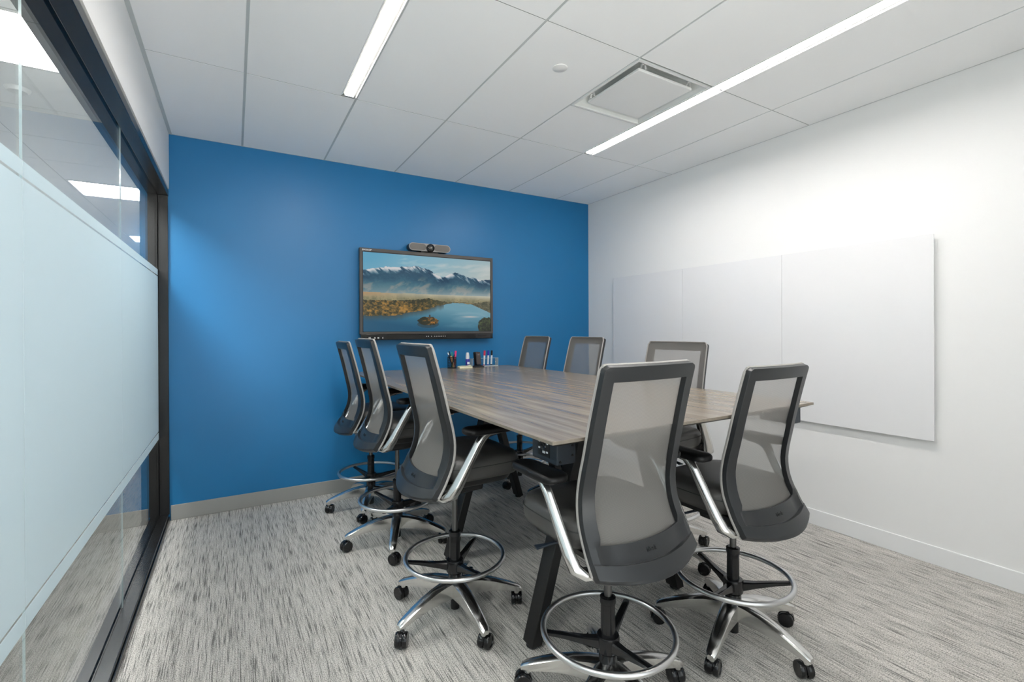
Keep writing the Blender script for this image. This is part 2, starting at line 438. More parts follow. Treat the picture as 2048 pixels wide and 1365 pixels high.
# glazed partition on the left: black frame, three panes, frosted film
fr = MB()
FO = XG - 0.10          # corridor face of the frame
fr.box((FO, YF, 0.0), (XG - 0.012, YB, 0.052)); fr.box((XG - .012, YF, 0.0), (XG, YB, 0.040)); fr.box((XG, YF, 0), (XL - .012, YB, 0.052))
fr.box((XL - .012, YF, 0.0), (XL - 0.004, YB, 0.030))                                                       # sill
fr.box((FO, YF, 2.402), (XG - .012, YB, 2.446)); fr.box((XG, YF, 2.402), (XL - 0.003, YB, 2.446)); fr.box((XG - .012, YF, 2.42), (XG, YB, 2.446))  # header
fr.box((FO, YB - 0.062, 0.052), (XG - .012, YB, 2.402)); fr.box((XG, YB - 0.022, 0.052), (XL - 0.006, YB, 2.402)); fr.box((XG - .012, YB - .05, 0.04), (XG, YB, 2.42))
w1 = struct(fr.build('window_1', M['black_alu'], smooth=False, bevel=0.002))
rv = MB().box((XL - 0.10, YF, 2.446), (XL - 0.006, YB, 2.458)); rv.build('head_reveal', M['alu_reveal'], w1, smooth=False)
JY = [YF, 0.462, 1.719, 2.976, YB - 0.04]
for a, b in zip(JY[:-1], JY[1:]):
    p = MB()
    p.box((XG - 0.006, a + 0.001, 0.04), (XG, b - 0.001, 2.42))
    p.bm.faces.ensure_lookup_table()
    for f in p.bm.faces:
        if abs(f.calc_center_median().y - a) < .004: f.material_index = 1
    po = p.build('pane', [M['glass'], M['glass_edge']], w1, smooth=False)
    fm = MB()
    for z0, z1 in ((0.618, 0.668), (0.676, 1.803), (1.811, 1.853)):
        fm.box((XG + 0.0004, a + 0.0015, z0), (XG + 0.0010, b - 0.0015, z1))
    fm.build('frosted_film', M['film'], po, smooth=False)

# ------------------------------------------------------------------ ceiling fixtures
def linear_light(x0, x1, y0, y1, label):
    t = empty('linear_light', ((x0+x1)/2, (y0+y1)/2, H)); w, l = (x1-x0)/2, (y1-y0)/2
    f, g = MB(), MB()
    lw = w - 0.019
    for s in (-1, 1):
        g.box((min(s*lw, s*(w-.004)), -l, 0.006), (max(s*lw, s*(w-.004)), l, 0.045))
        f.box((min(s*(w-.004), s*w), -l, -0.004), (max(s*(w-.004), s*w), l, 0.045))
        f.box((-lw, min(s*l, s*(l-.012)), -0.003), (lw, max(s*l, s*(l-.012)), 0.045))
    f.box((-w, -l, 0.045), (w, l, 0.06))
    ho = f.build('housing', M['white_enamel'], t, smooth=False)
    g.build('reveal', M['alu_reveal'], ho, smooth=False)
    d = MB().box((-lw, -l + .012, 0.004), (lw, l - .012, 0.012)); d.build('diffuser', M['lamp'], t, smooth=False)
    return tag(t, label, 'ceiling light', 'linear lights recessed in the ceiling')
linear_light(*L1, 'recessed white light strip in the ceiling above the left row of chairs')
linear_light(*L2, 'recessed white light strip in the ceiling running past the square air vent')

TROFF = ['square corridor ceiling light farthest from the black corner frame', 'square corridor ceiling light showing largest through the clear glass, beside the smoke detector',  # first light is out of view, continues the row to light the corridor
         'square corridor ceiling light seen through glass, second one back, above the frosted band', 'small square corridor ceiling light seen through glass beside the black frame',
         'farthest square corridor ceiling light, past the frame']
for k, (x0, x1, y0, y1) in enumerate(TR[:4]):
    t = empty('ceiling_light', ((x0+x1)/2, (y0+y1)/2, H)); w, l = (x1-x0)/2 - .004, (y1-y0)/2 - .004
    f = MB()
    for s in (-1, 1):
        f.box((min(s*w, s*(w-.022)), -l, -.002), (max(s*w, s*(w-.022)), l, .04)); f.box((-w+.022, min(s*l, s*(l-.022)), -.002), (w-.022, max(s*l, s*(l-.022)), .04))
    f.box((-w, -l, .04), (w, l, .06)); f.build('housing', M['white_enamel'], t, smooth=False)
    MB().box((-w+.022, -l+.022, .006), (w-.022, l-.022, .014)).build('diffuser', M['troffer'], t, smooth=False)
    tag(t, TROFF[k], 'ceiling light', 'square light panels in the corridor ceiling')
sd = MB().lathe([(0.001, -.024), (.045, -.022), (.056, -.012), (.060, 0.0)], 28)
tag(sd.build('smoke_detector', M['white_enamel'], loc=(-1.114, 3.943, H)), 'round white disc on the corridor ceiling seen through the glass', 'smoke detector')
sp = MB().lathe([(0.001, -.007), (.037, -.006), (.042, -.003), (.042, 0.0)], 32)
tag(sp.build('sprinkler_cover', M['white_enamel'], loc=(1.574, 2.133, H)), 'small round white cover plate on the ceiling left of the air vent', 'sprinkler cover')

v = empty('air_vent', ((VENT[0]+VENT[1])/2, (VENT[2]+VENT[3])/2, H))
f = MB()
def sq(h, z): return [(h, h, z), (-h, h, z), (-h, -h, z), (h, -h, z)]
f.loft([sq(.2985, .008), sq(.2985, -.004), sq(.286, -.004), sq(.282, .002), sq(.262, .012), sq(.235, .055), sq(.16, .075)], cap=False, mi=0)
f.bm.faces.new([f.bm.verts.new(p) for p in sq(.16, .075)]).material_index = 0
f.build('vent_pan', M['vent_in'], v, smooth=False)
fl = MB()
for s in (-1, 1):
    fl.box((min(s*.2985, s*.284), -.2985, -.005), (max(s*.2985, s*.284), .2985, -.0035)); fl.box((-.284, min(s*.2985, s*.284), -.005), (.284, max(s*.2985, s*.284), -.0035))
fl.build('flange', M['white_enamel'], v, smooth=False)
MB().box((-.222, -.222, -.004), (.222, .222, .012)).build('plaque', M['white_enamel'], v, bevel=0.003)
for (x, y, r) in ((-.19, -.226, 0), (.19, -.226, 0), (-.226, .17, 90), (.226, .17, 90), (.19, .226, 0), (-.19, .226, 0)):
    c = MB().sweep([(-.018, 0, .012), (-.012, 0, .034), (.012, 0, .034), (.018, 0, .012)], (.006, .003), n=8, power=4, up=(0, 1, 0))
    c.build('clip', M['white_enamel'], v, loc=(x, y, 0), rot=(0, 0, rad(r)))
tag(v, 'square white air diffuser with a hanging centre panel in the ceiling', 'air vent')

# ------------------------------------------------------------------ glass whiteboards on the right wall
WB_L = ['white glass board panel nearest the blue wall', 'middle white glass board panel between two thin seams', 'white glass board panel farthest from the blue wall']
for k, (a, b) in enumerate(((2.9345, 3.848), (2.0225, 2.9325), (1.129, 2.0205))):
    o = empty('mounted_whiteboard', (XR - .0015, (a+b)/2, 0.735))
    MB().box((-.030, -(b-a)/2, 0), (-.024, (b-a)/2, 1.220)).build('glass_panel', [M['wb']], o, bevel=0.001)
    for y in (-.30, .30):
        for z in (.15, 1.07):
            MB().lathe([(.018, 0), (.018, .024)], 16, mat=Matrix.Rotation(rad(-90), 4, 'Y')).build('standoff', M['brushed'], o, loc=(0, y, z))
    tag(o, WB_L[k], 'whiteboard', 'glass whiteboards on the right wall')

# ------------------------------------------------------------------ wall display
def vnoise(u, v, seed, octs=5, fu=4.0, fv=4.0, gain=0.5):
    rng = np.random.RandomState(seed); out = np.zeros_like(u); amp = 1.0; tot = 0
    for o in range(octs):
        g = rng.rand(130, 130); x = (u * fu) % 128; y = (v * fv) % 128
        xi, yi = x.astype(int), y.astype(int); xf, yf = x - xi, y - yi
        xf = xf*xf*(3-2*xf); yf = yf*yf*(3-2*yf)
        out += amp * ((g[yi, xi]*(1-xf) + g[yi, xi+1]*xf)*(1-yf) + (g[yi+1, xi]*(1-xf) + g[yi+1, xi+1]*xf)*yf)
        tot += amp; amp *= gain; fu *= 2; fv *= 2
    return out / tot
def paint(nu, nv):
    """lake, wooded shore, island and snowy ridge: the wallpaper the display is showing"""
    u, vv = np.meshgrid((np.arange(nu) + .5) / nu, (np.arange(nv) + .5) / nv)
    C = lambda r, g, b: np.array([r, g, b], float)
    def mix(a, b, t): return a + (b - a) * np.clip(t, 0, 1)[..., None]
    n1 = vnoise(u, vv, 1, 6, 5, 5); n2 = vnoise(u, vv, 2, 4, 58, 42, .65); n3 = vnoise(u, vv, 3, 5, 3, 9); n4 = vnoise(u, vv, 4, 5, 14, 3)
    img = mix(C(88, 156, 186) + 0*u[..., None], C(196, 192, 182) + 0*u[..., None], u * .75 + vv * .9 - .12)
    img = mix(img, C(205, 205, 200), np.clip((vnoise(u + vv, vv, 9, 5, 5, 9) - .56) * 3, 0, .5) * (vv < .25))
    sx = [0, .08, .16, .26, .38, .46, .54, .60, .69, .75, .82, .84, .90, 1.0]
    sy = [.235, .20, .168, .172, .13, .165, .23, .26, .19, .225, .262, .245, .272, .26]
    ridge = np.interp(u, sx, sy) + (vnoise(u, 0*vv, 11, 5, 22, 1) - .5) * .035
    mt = vv > ridge
    d = (vv - ridge)
    base = mix(C(8, 56, 84) + 0*u[..., None], C(46, 96, 116) + 0*u[..., None], d * 2.6 + (n1 - .5) * 1.6 + (n2 - .5) * .5)
    base = mix(base, C(140, 132, 124), np.clip((vnoise(u*1.0 + vv*.5, vv, 12, 5, 12, 7, .6) - .54) * 5, 0, .65) * np.clip(d * 9 - .8, 0, 1))
    haze = np.clip((vv - .33) / .2, 0, 1) ** 1.3 * (.55 + .45 * u)
    base = mix(base, C(172, 176, 170), haze)
    snow = np.clip(1.35 - d / (.035 + .05 * vnoise(u, vv, 13, 4, 30, 9)), 0, 1) * np.clip((vnoise(u - vv * .6, vv, 14, 4, 34, 12) - .40) * 6, 0, 1)
    base = mix(base, C(222, 216, 214), snow * .9)
    img = np.where(mt[..., None], base, img)
    plain = vv > .505 + .02 * (n3 - .5)
    pl = mix(C(160, 148, 112) + 0*u[..., None], C(104, 104, 84) + 0*u[..., None], n4 * 1.6 - .3)
    pl = mix(pl, C(190, 188, 172), np.clip(1 - (vv - .505) / .07, 0, 1) * (.35 + .6 * u))
    pl = mix(pl, C(178, 122, 72), np.clip(.30 - u, 0, .3) * 1.6 * np.clip((.57 - vv) * 20, 0, 1)); pl = mix(pl, C(92, 92, 66), np.clip((n2 - .5) * 3, 0, .6) * np.clip((vv - .53) * 16, 0, 1))
    img = np.where(plain[..., None], pl, img)
    shore = np.interp(u, [0, .10, .25, .37, .48, .55, .62, .72, .82, .9, 1], [.80, .805, .79, .735, .705, .655, .625, .612, .625, .63, .63]) + (vnoise(u, 0*vv, 21, 4, 40, 1) - .5) * .03
    lake = vv > shore
    lk = mix(C(104, 150, 166) + 0*u[..., None], C(14, 80, 112) + 0*u[..., None], (vv - .62) * 3.0 + (0.36 - u) * .8)
    lk = mix(lk, C(150, 172, 182), np.clip((vnoise(u, vv, 22, 4, 4, 14) - .55) * 4, 0, .7) * (u > .45) * np.clip(1.2 - vv, 0, 1))
    lk = mix(lk, C(58, 62, 60), np.clip(1 - (vv - shore) / .07, 0, 1) * .75 * (u < .6))
    lk = mix(lk, C(192, 184, 180), np.clip(1 - np.hypot((u - .82) / .10, (vv - .80) / .018), 0, 1))
    img = np.where(lake[..., None], lk, img)
    top = np.interp(u, [0, .15, .3, .42, .48, .55, .62, .7, .82, 1], [.60, .60, .595, .575, .555, .585, .60, .60, .60, .61]) + (n2 - .5) * .03
    wood = (vv > top) & (vv < shore)
    wd = mix(C(44, 48, 32) + 0*u[..., None], C(164, 122, 56) + 0*u[..., None], (n2 - .42) * 2.6 + (n1 - .5) * 1.6 + .06)
    wd = mix(wd, C(150, 140, 110), np.clip(u - .42, 0, .5) * 1.5)
    img = np.where(wood[..., None], wd, img)
    bank = (u > .80) & (vv > .575 + (1 - u) * .25 + (n2 - .5) * .03) & (vv < .60 + (u - .80) * .72 + (n2 - .5) * .02)
    img = np.where(bank[..., None], mix(C(64, 66, 50) + 0*u[..., None], C(124, 116, 90) + 0*u[..., None], (n2 - .3) * 1.8), img)
    isl = np.hypot((u - .475) / .080, (vv - .862) / (.058)) + (n2 - .5) * .5 < 1
    img = np.where((np.hypot((u - .475) / .085, (vv - .905) / .05) < 1)[..., None], mix(img, C(34, 56, 66), .7 + 0*u), img)
    img = np.where(isl[..., None], mix(C(36, 40, 26) + 0*u[..., None], C(206, 132, 50) + 0*u[..., None], (n2 - .5) * 2.2 + (u - .48) * 6 + .1), img)
    img = np.where(((abs(u - .487) < .006) & (vv > .775) & (vv < .835))[..., None], C(62, 62, 64), img)
    tree = np.hypot((u - .965) / .078, (vv - .93) / .125) + (n2 - .5) * .35 < 1
    img = np.where(tree[..., None], mix(C(26, 34, 26) + 0*u[..., None], C(86, 96, 56) + 0*u[..., None], (n2 - .35) * 2 + (.88 - vv) * 2), img)
    return np.clip(img, 0, 255)

DX0, DX1, DZ0, DZ1 = 0.944, 2.257, 1.318, 2.129
t = empty('tv_display', ((DX0+DX1)/2, YB, DZ0))
dw = (DX1 - DX0) / 2; dh = DZ1 - DZ0
d_back, d_front = -0.035, -0.085
MB().box((-dw + .012, -.078, .01), (dw - .012, d_back, dh - .005)).build('rear_shell', M['plastic_black'], t, bevel=0.006)
bz = MB()
ih0, ih1, iw = 0.070, dh - 0.028, dw - 0.022
bz.box((-dw, d_front, ih1), (dw, d_back - .01, dh)); bz.box((-dw, d_front, .052), (dw, d_back - .01, ih0))
bz.box((-dw, d_front, ih0), (-iw, d_back - .01, ih1)); bz.box((iw, d_front, ih0), (dw, d_back - .01, ih1))
bz.build('bezel', M['bezel'], t, bevel=0.002)
gp = MB()
for lo, hi in (((-iw, 0, ih1 - .007), (iw, 0, ih1)), ((-iw, 0, ih0), (iw, 0, ih0 + .005)), ((-iw, 0, ih0 + .005), (-iw + .006, 0, ih1 - .007)), ((iw - .006, 0, ih0 + .005), (iw, 0, ih1 - .007))):
    gp.box((lo[0], d_front + .002, lo[2]), (hi[0], d_front + .006, hi[2]))
gp.build('screen_border', M['gap_black'], t, smooth=False)
# the lit picture
nu, nv = 320, 180
sx0, sx1, sz0, sz1 = -iw + .006, iw - .006, ih0 + .005, ih1 - .007
gx = np.linspace(sx0, sx1, nu + 1); gz = np.linspace(sz1, sz0, nv + 1)
X, Z = np.meshgrid(gx, gz)
verts = np.stack([X, np.full_like(X, d_front + .004), Z], -1).reshape(-1, 3)
idx = np.arange((nu + 1) * (nv + 1)).reshape(nv + 1, nu + 1)
faces = np.stack([idx[:-1, :-1], idx[1:, :-1], idx[1:, 1:], idx[:-1, 1:]], -1).reshape(-1, 4)
me = bpy.data.meshes.new('screen'); me.from_pydata(verts.tolist(), [], faces.tolist())
pic = paint(nu, nv) / 255.0
lin = np.where(pic <= .04045, pic / 12.92, ((pic + .055) / 1.055) ** 2.4).reshape(-1, 3)
ca = me.color_attributes.new('picture', 'FLOAT_COLOR', 'CORNER')
buf = np.ones((nu * nv, 4, 4), np.float32); buf[:, :, :3] = lin[:, None, :]
ca.data.foreach_set('color', buf.ravel())
me.materials.append(M['screen'])
so = bpy.data.objects.new('screen', me); COL.objects.link(so); so.parent = t
tag(so, 'lit screen showing a lake with an island under snowy mountains')
cb = MB().box((-dw + .006, d_front - .002, .0), (dw - .004, d_back - .01, .052)); cb = cb.build('control_bar', M['plastic_gloss'], t, bevel=0.003)
for k in range(10):
    x = -.05 + k * .018 + (0.012 if k > 1 else 0) + (0.012 if k > 2 else 0)
    MB().lathe([(.0045, 0), (.0045, .002)], 12, mat=Matrix.Rotation(rad(90), 4, 'X')).build('button', M['mark_grey'], cb, loc=(x, d_front - .002, .028))
for x, w in ((-.575, .010), (-.53, .006), (-.50, .008), (-.46, .004)):
    MB().box((x - w, d_front - .004, .012), (x + w, d_front - .002, .026)).build('port', M['mark_grey'], cb, smooth=False)
MB().box((.46, d_front - .003, .008), (.625, d_front - .002, .046)).build('pen_tray', M['plastic_char'], cb, smooth=False)
MB().sweep([(.475, d_front - .006, .028), (.575, d_front - .006, .028)], (.006, .005), n=10, up=(0, 0, 1)).build('stylus', M['plastic_black'], cb)
text_mesh('logo', 'avocor', 0.030, 0.0006, M['logo'], t, (-dw + .062, d_front - .0008, dh - .0145), (rad(90), 0, 0))
MB().box((-.25, d_back, .25), (.25, 0, .65)).build('wall_bracket', M['plastic_black'], t)
tag(t, 'large black wall display showing a lake and mountains on the blue wall', 'display')

# camera bar standing on top of the display
t = empty('conference_camera', (1.586, YB - 0.062, DZ1))
def stad(hw, hr, n=10):
    pts = [(hw - hr + hr*math.cos(a), hr*math.sin(a)) for a in np.linspace(-PI/2, PI/2, n)]
    return pts + [(-hw + hr - hr*math.cos(a), -hr*math.sin(a)) for a in np.linspace(-PI/2, PI/2, n)]
def stad_prism(hw, hr, y0, y1, zc, mb): return mb.loft([[(x, y0, zc + z) for x, z in stad(hw, hr)], [(x, y1, zc + z) for x, z in stad(hw, hr)]])
ZC = .048
stad_prism(.203, .034, -.030, .045, ZC, MB()).build('body', M['bar_back'], t, angle=40, bevel=.003)
stad_prism(.204, .035, -.036, -.028, ZC, MB()).build('front_trim', M['bar_trim'], t, angle=40)
for s in (-1, 1):
    m_ = MB(); pts = [(s*(.118 + x), z) for x, z in stad(.078, .029)]
    m_.loft([[(x, -.0365, ZC + z) for x, z in pts], [(x, -.0395, ZC + z) for x, z in pts]]); m_.build('speaker_grille', M['bar_cloth'], t, angle=40)
RX = Matrix.Rotation(rad(90), 4, 'X')
ln = MB().lathe([(.037, 0), (.039, .01), (.038, .03), (.030, .036), (.028, .030)], 28, mat=RX).build('lens_housing', M['plastic_gloss'], t, loc=(0, -.022, ZC - .006))
MB().lathe([(.026, .0), (.022, .004), (.010, .007)], 24, mat=RX).build('lens', M['lens'], ln, loc=(0, -.030, 0))
MB().lathe([(.007, .0), (.004, .003)], 14, mat=RX).build('lens_glint', M['lens_eye'], ln, loc=(0, -.037, 0))
MB().box((-.085, -.02, 0), (.085, .03, .016)).build('stand', M['plastic_black'], t, bevel=.003)
tag(t, 'long grey conference camera bar with a round black lens standing on the display', 'camera')

# ------------------------------------------------------------------ table
t = empty('conference_table', ((TX0+TX1)/2, (TY0+TY1)/2, 0))
cx, cy = t.location.x, t.location.y
def TL(p): return (p[0] - cx, p[1] - cy, p[2])
def slab(e, z): return [TL((TX0 + e, TY0 + e, z)), TL((TX1 - e, TY0 + e, z)), TL((TX1 - e, TY1 - e, z)), TL((TX0 + e, TY1 - e, z))]
tp = MB().loft([slab(.0, TZ - .012), slab(.0, TZ)])
for f_ in tp.bm.faces: f_.normal_update()
for f_ in tp.bm.faces: f_.material_index = 0 if abs(f_.normal.z) > .5 else 1
tpo = tp.build('tabletop', [M['wood'], M['wood_edge']], t, bevel=0.0012)
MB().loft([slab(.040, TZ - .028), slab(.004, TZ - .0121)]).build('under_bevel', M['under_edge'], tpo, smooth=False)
for y in (1.76, 2.69, 3.40):
    for s in (-1, 1):
        foot = Vector(TL((1.595 + s * .462, y, 0.0))); top = Vector(TL((1.595 + s * .162, y, TZ - .03)))
        lg = MB(); wx, wy = .026, .040
        rings = []
        for p in (foot + Vector((0, 0, .012)), top): rings.append([(p.x - wx, p.y - wy, p.z), (p.x + wx, p.y - wy, p.z), (p.x + wx, p.y + wy, p.z), (p.x - wx, p.y + wy, p.z)])
        lg.loft(rings); lo = lg.build('leg', M['black_steel'], t, bevel=.004)
        MB().lathe([(.026, 0), (.028, .004), (.024, .013)], 18).build('foot_glide', M['plastic_black'], lo, loc=tuple(foot))
    cr = MB(); z1 = TZ - .028
    cr.loft([[TL((x, y + e, zz)) for x, zz in ((1.02, z1), (1.02, z1 - .03), (1.36, z1 - .075), (1.83, z1 - .075), (2.17, z1 - .03), (2.17, z1))] for e in (-.022, .022)])
    cr.build('cross_brace', M['black_steel'], t, smooth=False, bevel=.002)
sb = MB().box(TL((1.53, 1.55, TZ - .09)), TL((1.66, 3.85, TZ - .03))); sb.build('spine_beam', M['black_steel'], t, bevel=.003)
def power_box(x0, x1, y0, y1, z0, z1, face):
    b = MB().box(TL((x0, y0, z0)), TL((x1, y1, z1))).build('power_module', M['module'], t, bevel=.004)
    if face:
        ym = (y0 + y1) / 2
        MB().box(TL((x0 - .002, ym - .036, z0 + .018)), TL((x0, ym + .036, z1 - .022))).build('outlet_plate', M['plastic_black'], b, smooth=False)
        for dy, dz, w, h in ((.027, .022, .004, .003), (.027, -.002, .005, .003), (-.024, .020, .004, .0035), (-.022, -.012, .005, .003), (-.002, -.014, .008, .004)):
            zc = (z0 + z1) / 2 + dz
            MB().box(TL((x0 - .0035, ym + dy - w, zc - h)), TL((x0 - .002, ym + dy + w, zc + h))).build('port_light', M['logo'], b, smooth=False)
        MB().lathe([(.015, 0), (.014, .0025), (.010, .001)], 18, mat=Matrix.Rotation(rad(-90), 4, 'Y')).build('socket', M['plastic_gloss'], b, loc=TL((x0 - .002, ym + .002, (z0+z1)/2 + .006)))
        for yy in (y0 + .0,):
            for xx, zz in ((x0 + .014, z0 + .012), (x1 - .014, z0 + .03), (x1 - .014, z1 - .03), (x0 + .014, z1 - .012)):
                MB().lathe([(.005, 0), (.004, .003)], 10, mat=RX).build('bolt', M['black_steel'], b, loc=TL((xx, yy, zz)))
    return b
power_box(0.963, 1.045, 1.332, 1.490, 0.927, TZ - .028, True)
power_box(2.285, 2.368, 1.262, 1.42, 0.945, TZ - .028, False)
tag(t, 'long grey brown wood conference table on black angled legs', 'table')

# ------------------------------------------------------------------ drafting chair
# side profile of the back (forward y, height z), measured on the chair nearest the left edge of the table
PROF = [(-.205, 1.338), (-.186, 1.27), (-.155, 1.15), (-.127, 1.03), (-.110, .955), (-.103, .89), (-.113, .815), (-.147, .735), (-.172, .692), (-.196, .655)]
def prof(tt):
    s = tt * (len(PROF) - 1); i = min(int(s), len(PROF) - 2); f_ = s - i
    g = lambda k: PROF[max(0, min(len(PROF) - 1, k))]
    p0, p1, p2, p3 = g(i-1), g(i), g(i+1), g(i+2)
    c = lambda a, b, c_, d: .5*((2*b) + (-a + c_)*f_ + (2*a - 5*b + 4*c_ - d)*f_*f_ + (-a + 3*b - 3*c_ + d)*f_**3)
    return c(p0[0], p1[0], p2[0], p3[0]), c(p0[1], p1[1], p2[1], p3[1])
# arc-length style parameter: list of t giving even spacing in z
def t_of_z(z):
    lo_, hi_ = 0.0, 1.0
    for _ in range(40):
        m_ = (lo_ + hi_) / 2
        if prof(m_)[1] > z: lo_ = m_
        else: hi_ = m_
    return (lo_ + hi_) / 2
def half_w(z):
    w = np.interp(z, [.655, .75, .90, 1.05, 1.338], [.234, .232, .226, .220, .214])
    for z0, s in ((1.338, -1), (.655, 1)):
        r = .020 if s < 0 else .013; dz = (z - z0) * s
        if dz < r: w -= r - math.sqrt(max(0, r*r - (r - dz)**2))
    return w
def depth_k(z): return float(np.interp(z, [.655, .75, .9, 1.338], [.058, .048, .030, .014]))
def back_pt(u, z, d=0.0):
    """u in -1..1 across, z height, d = distance in front (+) of the profile surface"""
    tt = t_of_z(z); y, zz = prof(tt)
    y2, z2 = prof(min(1, tt + .01)); y1, z1 = prof(max(0, tt - .01))
    ty, tz = y2 - y1, z2 - z1; l = math.hypot(ty, tz); ny, nz = -tz / l, ty / l      # forward normal
    w = half_w(z); k = depth_k(z)
    sag = 0.022 * (1 - u*u) * max(0.0, (0.82 - z) / 0.165)
    return (u * w, y - k * (1 - u*u) + ny * d, zz - sag + nz * d)
ZL = [.655, .658, .662, .668, .680, .692, .699, .702, .712, .725, .740, .752] + list(np.linspace(.77, 1.27, 19)) + [1.288] + list(np.linspace(1.304, 1.338, 5))
UL = [-1, -.97, -.90, -.80] + list(np.linspace(-.6, .6, 9)) + [.80, .90, .97, 1]
def back_shell(mask, d0, d1):
    mb = MB(); bm = mb.bm; V = {}
    def vert(i, j, k):
        if (i, j, k) not in V: V[(i, j, k)] = bm.verts.new(back_pt(UL[i], ZL[j], (d0, d1)[k] if not callable(d0) else (d0(UL[i], ZL[j]), d1)[k]))
        return V[(i, j, k)]
    on = lambda i, j: 0 <= i < len(UL) - 1 and 0 <= j < len(ZL) - 1 and mask((UL[i]+UL[i+1])/2, (ZL[j]+ZL[j+1])/2)
    for i in range(len(UL) - 1):
        for j in range(len(ZL) - 1):
            if not on(i, j): continue
            c = [(i, j), (i+1, j), (i+1, j+1), (i, j+1)]
            if d0 is not None and d0 != d1:
                bm.faces.new([vert(*p, 0) for p in c]); bm.faces.new([vert(*p, 1) for p in reversed(c)])
                for (a, b), nb in (((c[0], c[1]), (i, j-1)), ((c[1], c[2]), (i+1, j)), ((c[2], c[3]), (i, j+1)), ((c[3], c[0]), (i-1, j))):
                    if not on(*nb): bm.faces.new([vert(*a, 0), vert(*a, 1), vert(*b, 1), vert(*b, 0)])
            else: bm.faces.new([vert(*p, 0) for p in c])
    return mb

def make_chair():
    root = empty('drafting_chair')
    # --- back
    rim = lambda u, z: abs(u) > .80 or z > 1.288 or z < .752
    def rear(u, z):
        if abs(u) <= .81 and .7015 <= z <= .7525: return -.011        # inset panel above the lower lip
        return -.022 if z > .7525 else (-.024 if z > .7005 or z < .659 else -.027)
    bf = back_shell(rim, rear, 0.0).build('back_frame', M['plastic_char'], root, angle=30, bevel=.0025)
    ms = back_shell(lambda u, z: True, .003, .003).build('back_mesh', M['mesh'], root, angle=60)
    zs = [z for z in np.linspace(.672, 1.336, 34)]
    path = [back_pt(-1, z, .003) for z in zs] + [back_pt(u, 1.338, .003) for u in np.linspace(-1, 1, 12)] + [back_pt(1, z, .003) for z in reversed(zs)]
    MB().sweep(path, (.0034, .0058), n=8, up=(1, 0, 0)).build('welt', M['welt'], root)
    p = Vector(back_pt(0, .727, -.0112))
    text_mesh('embossed_mark', 'idesk', .022, .0012, M['emboss'], bf, tuple(p + Vector((0, -.0006, 0))), (rad(62), 0, 0))
    # --- seat cushion
    st = MB(); rings = []
    def ring(f_, z):
        pts = []
        for k in range(40):
            a = 2 * PI * k / 40; c, s = math.cos(a), math.sin(a)
            x = .248 * f_ * math.copysign(abs(c) ** .42, c); y = .205 * f_ * math.copysign(abs(s) ** .42, s)
            front = max(0, y / .205)
            pts.append((x, y + .062, z + .012 * front**3 - (.022 * front**4 if f_ < .9 else .012 * front**4)))
        return pts
    for f_, z in ((.86, .716), (.95, .722), (.985, .738), (1.0, .765), (.995, .785), (.975, .800), (.94, .812), (.86, .820), (.6, .824), (.25, .823)): rings.append(ring(f_, z))
    st.loft(rings); seat = st.build('seat', M['vinyl'], root, angle=60)
    MB().sweep(ring(1.0, .782), (.0022, .0022), n=6, loop=True, up=(0, 0, 1)).build('seam', M['seam'], seat)
    sp_ = MB().loft([[(x, y + .02, z) for x, y in rrect(w, h, .05)] for w, h, z in ((.16, .15, .672), (.20, .19, .690), (.215, .20, .718))])
    sp_.build('seat_pan', M['plastic_black'], root, angle=50)
    mech = MB().loft([[(x, y - .01, z) for x, y in rrect(w, h, .02)] for w, h, z in ((.05, .07, .605), (.085, .13, .622), (.09, .14, .675))])
    mech.build('tilt_mechanism', M['plastic_black'], root, angle=50)
    lv = MB().sweep([(-.08, .10, .655), (-.18, .115, .652), (-.235, .13, .646)], [(.005, .005), (.005, .005), (.004, .018)], n=10, power=3, up=(0, 0, 1)); lv.build('lever', M['bar_back'], root)
    bk = MB().sweep([(0, -.07, .648), (0, -.150, .668), (0, -.188, .702), (0, -.166, .748)], [(.10, .014), (.09, .014), (.075, .012), (.07, .008)], n=12, power=4, up=(1, 0, 0)); bk.build('back_bracket', M['plastic_black'], root)
    # --- arms
    for s in (-1, 1):
        pth = [(s*.09, -.158, .660), (s*.18, -.155, .662), (s*.236, -.145, .667), (s*.260, -.130, .684), (s*.268, -.106, .726), (s*.274, -.062, .805), (s*.279, -.012, .893), (s*.281, .010, .924), (s*.281, .045, .942), (s*.279, .120, .947)]
        szs = [(.022, .014), (.024, .015), (.026, .018), (.028, .021), (.026, .020), (.023, .018), (.021, .017), (.022, .017), (.022, .010), (.016, .005)]
        am = MB().sweep(pth, szs, n=16, power=3.2, up=(0, 1, 0)).build('armrest', M['chrome'], root, angle=50)
        out = [(x * (1.0 if y < .06 else 1 - .18 * (y - .06) / .07) + s*.281, y + .045) for x, y in rrect(.049, .128, .036, 6)]
        pd = MB(); xc = s*.281; yc = .045
        sc = lambda k: [(xc + (x - xc) * k, yc + (y - yc) * k) for x, y in out]
        pd.loft([[(x, y, z) for x, y in sc(k)] for k, z in ((.84, .944), (.97, .947), (1.0, .954), (1.0, .962), (.975, .968), (.90, .972), (.4, .973))])
        pd.build('arm_pad', M['pad'], am, angle=60)
    # --- post and foot ring
    MB().lathe([(.014, .38), (.014, .615)], 18).build('gas_rod', M['rod'], root)
    MB().lathe([(.022, .03), (.022, .10), (.030, .10), (.034, .17), (.034, .205), (.027, .21), (.026, .385), (.029, .388), (.029, .41), (.024, .413), (.014, .414)], 24).build('post', M['plastic_gloss'], root)
    n = 48
    rg = MB().sweep([(.240*math.cos(2*PI*k/n), .240*math.sin(2*PI*k/n), .288) for k in range(n)], (.0112, .0112), n=12, loop=True, up=(0, 0, 1)).build('foot_ring', M['brushed'], root)
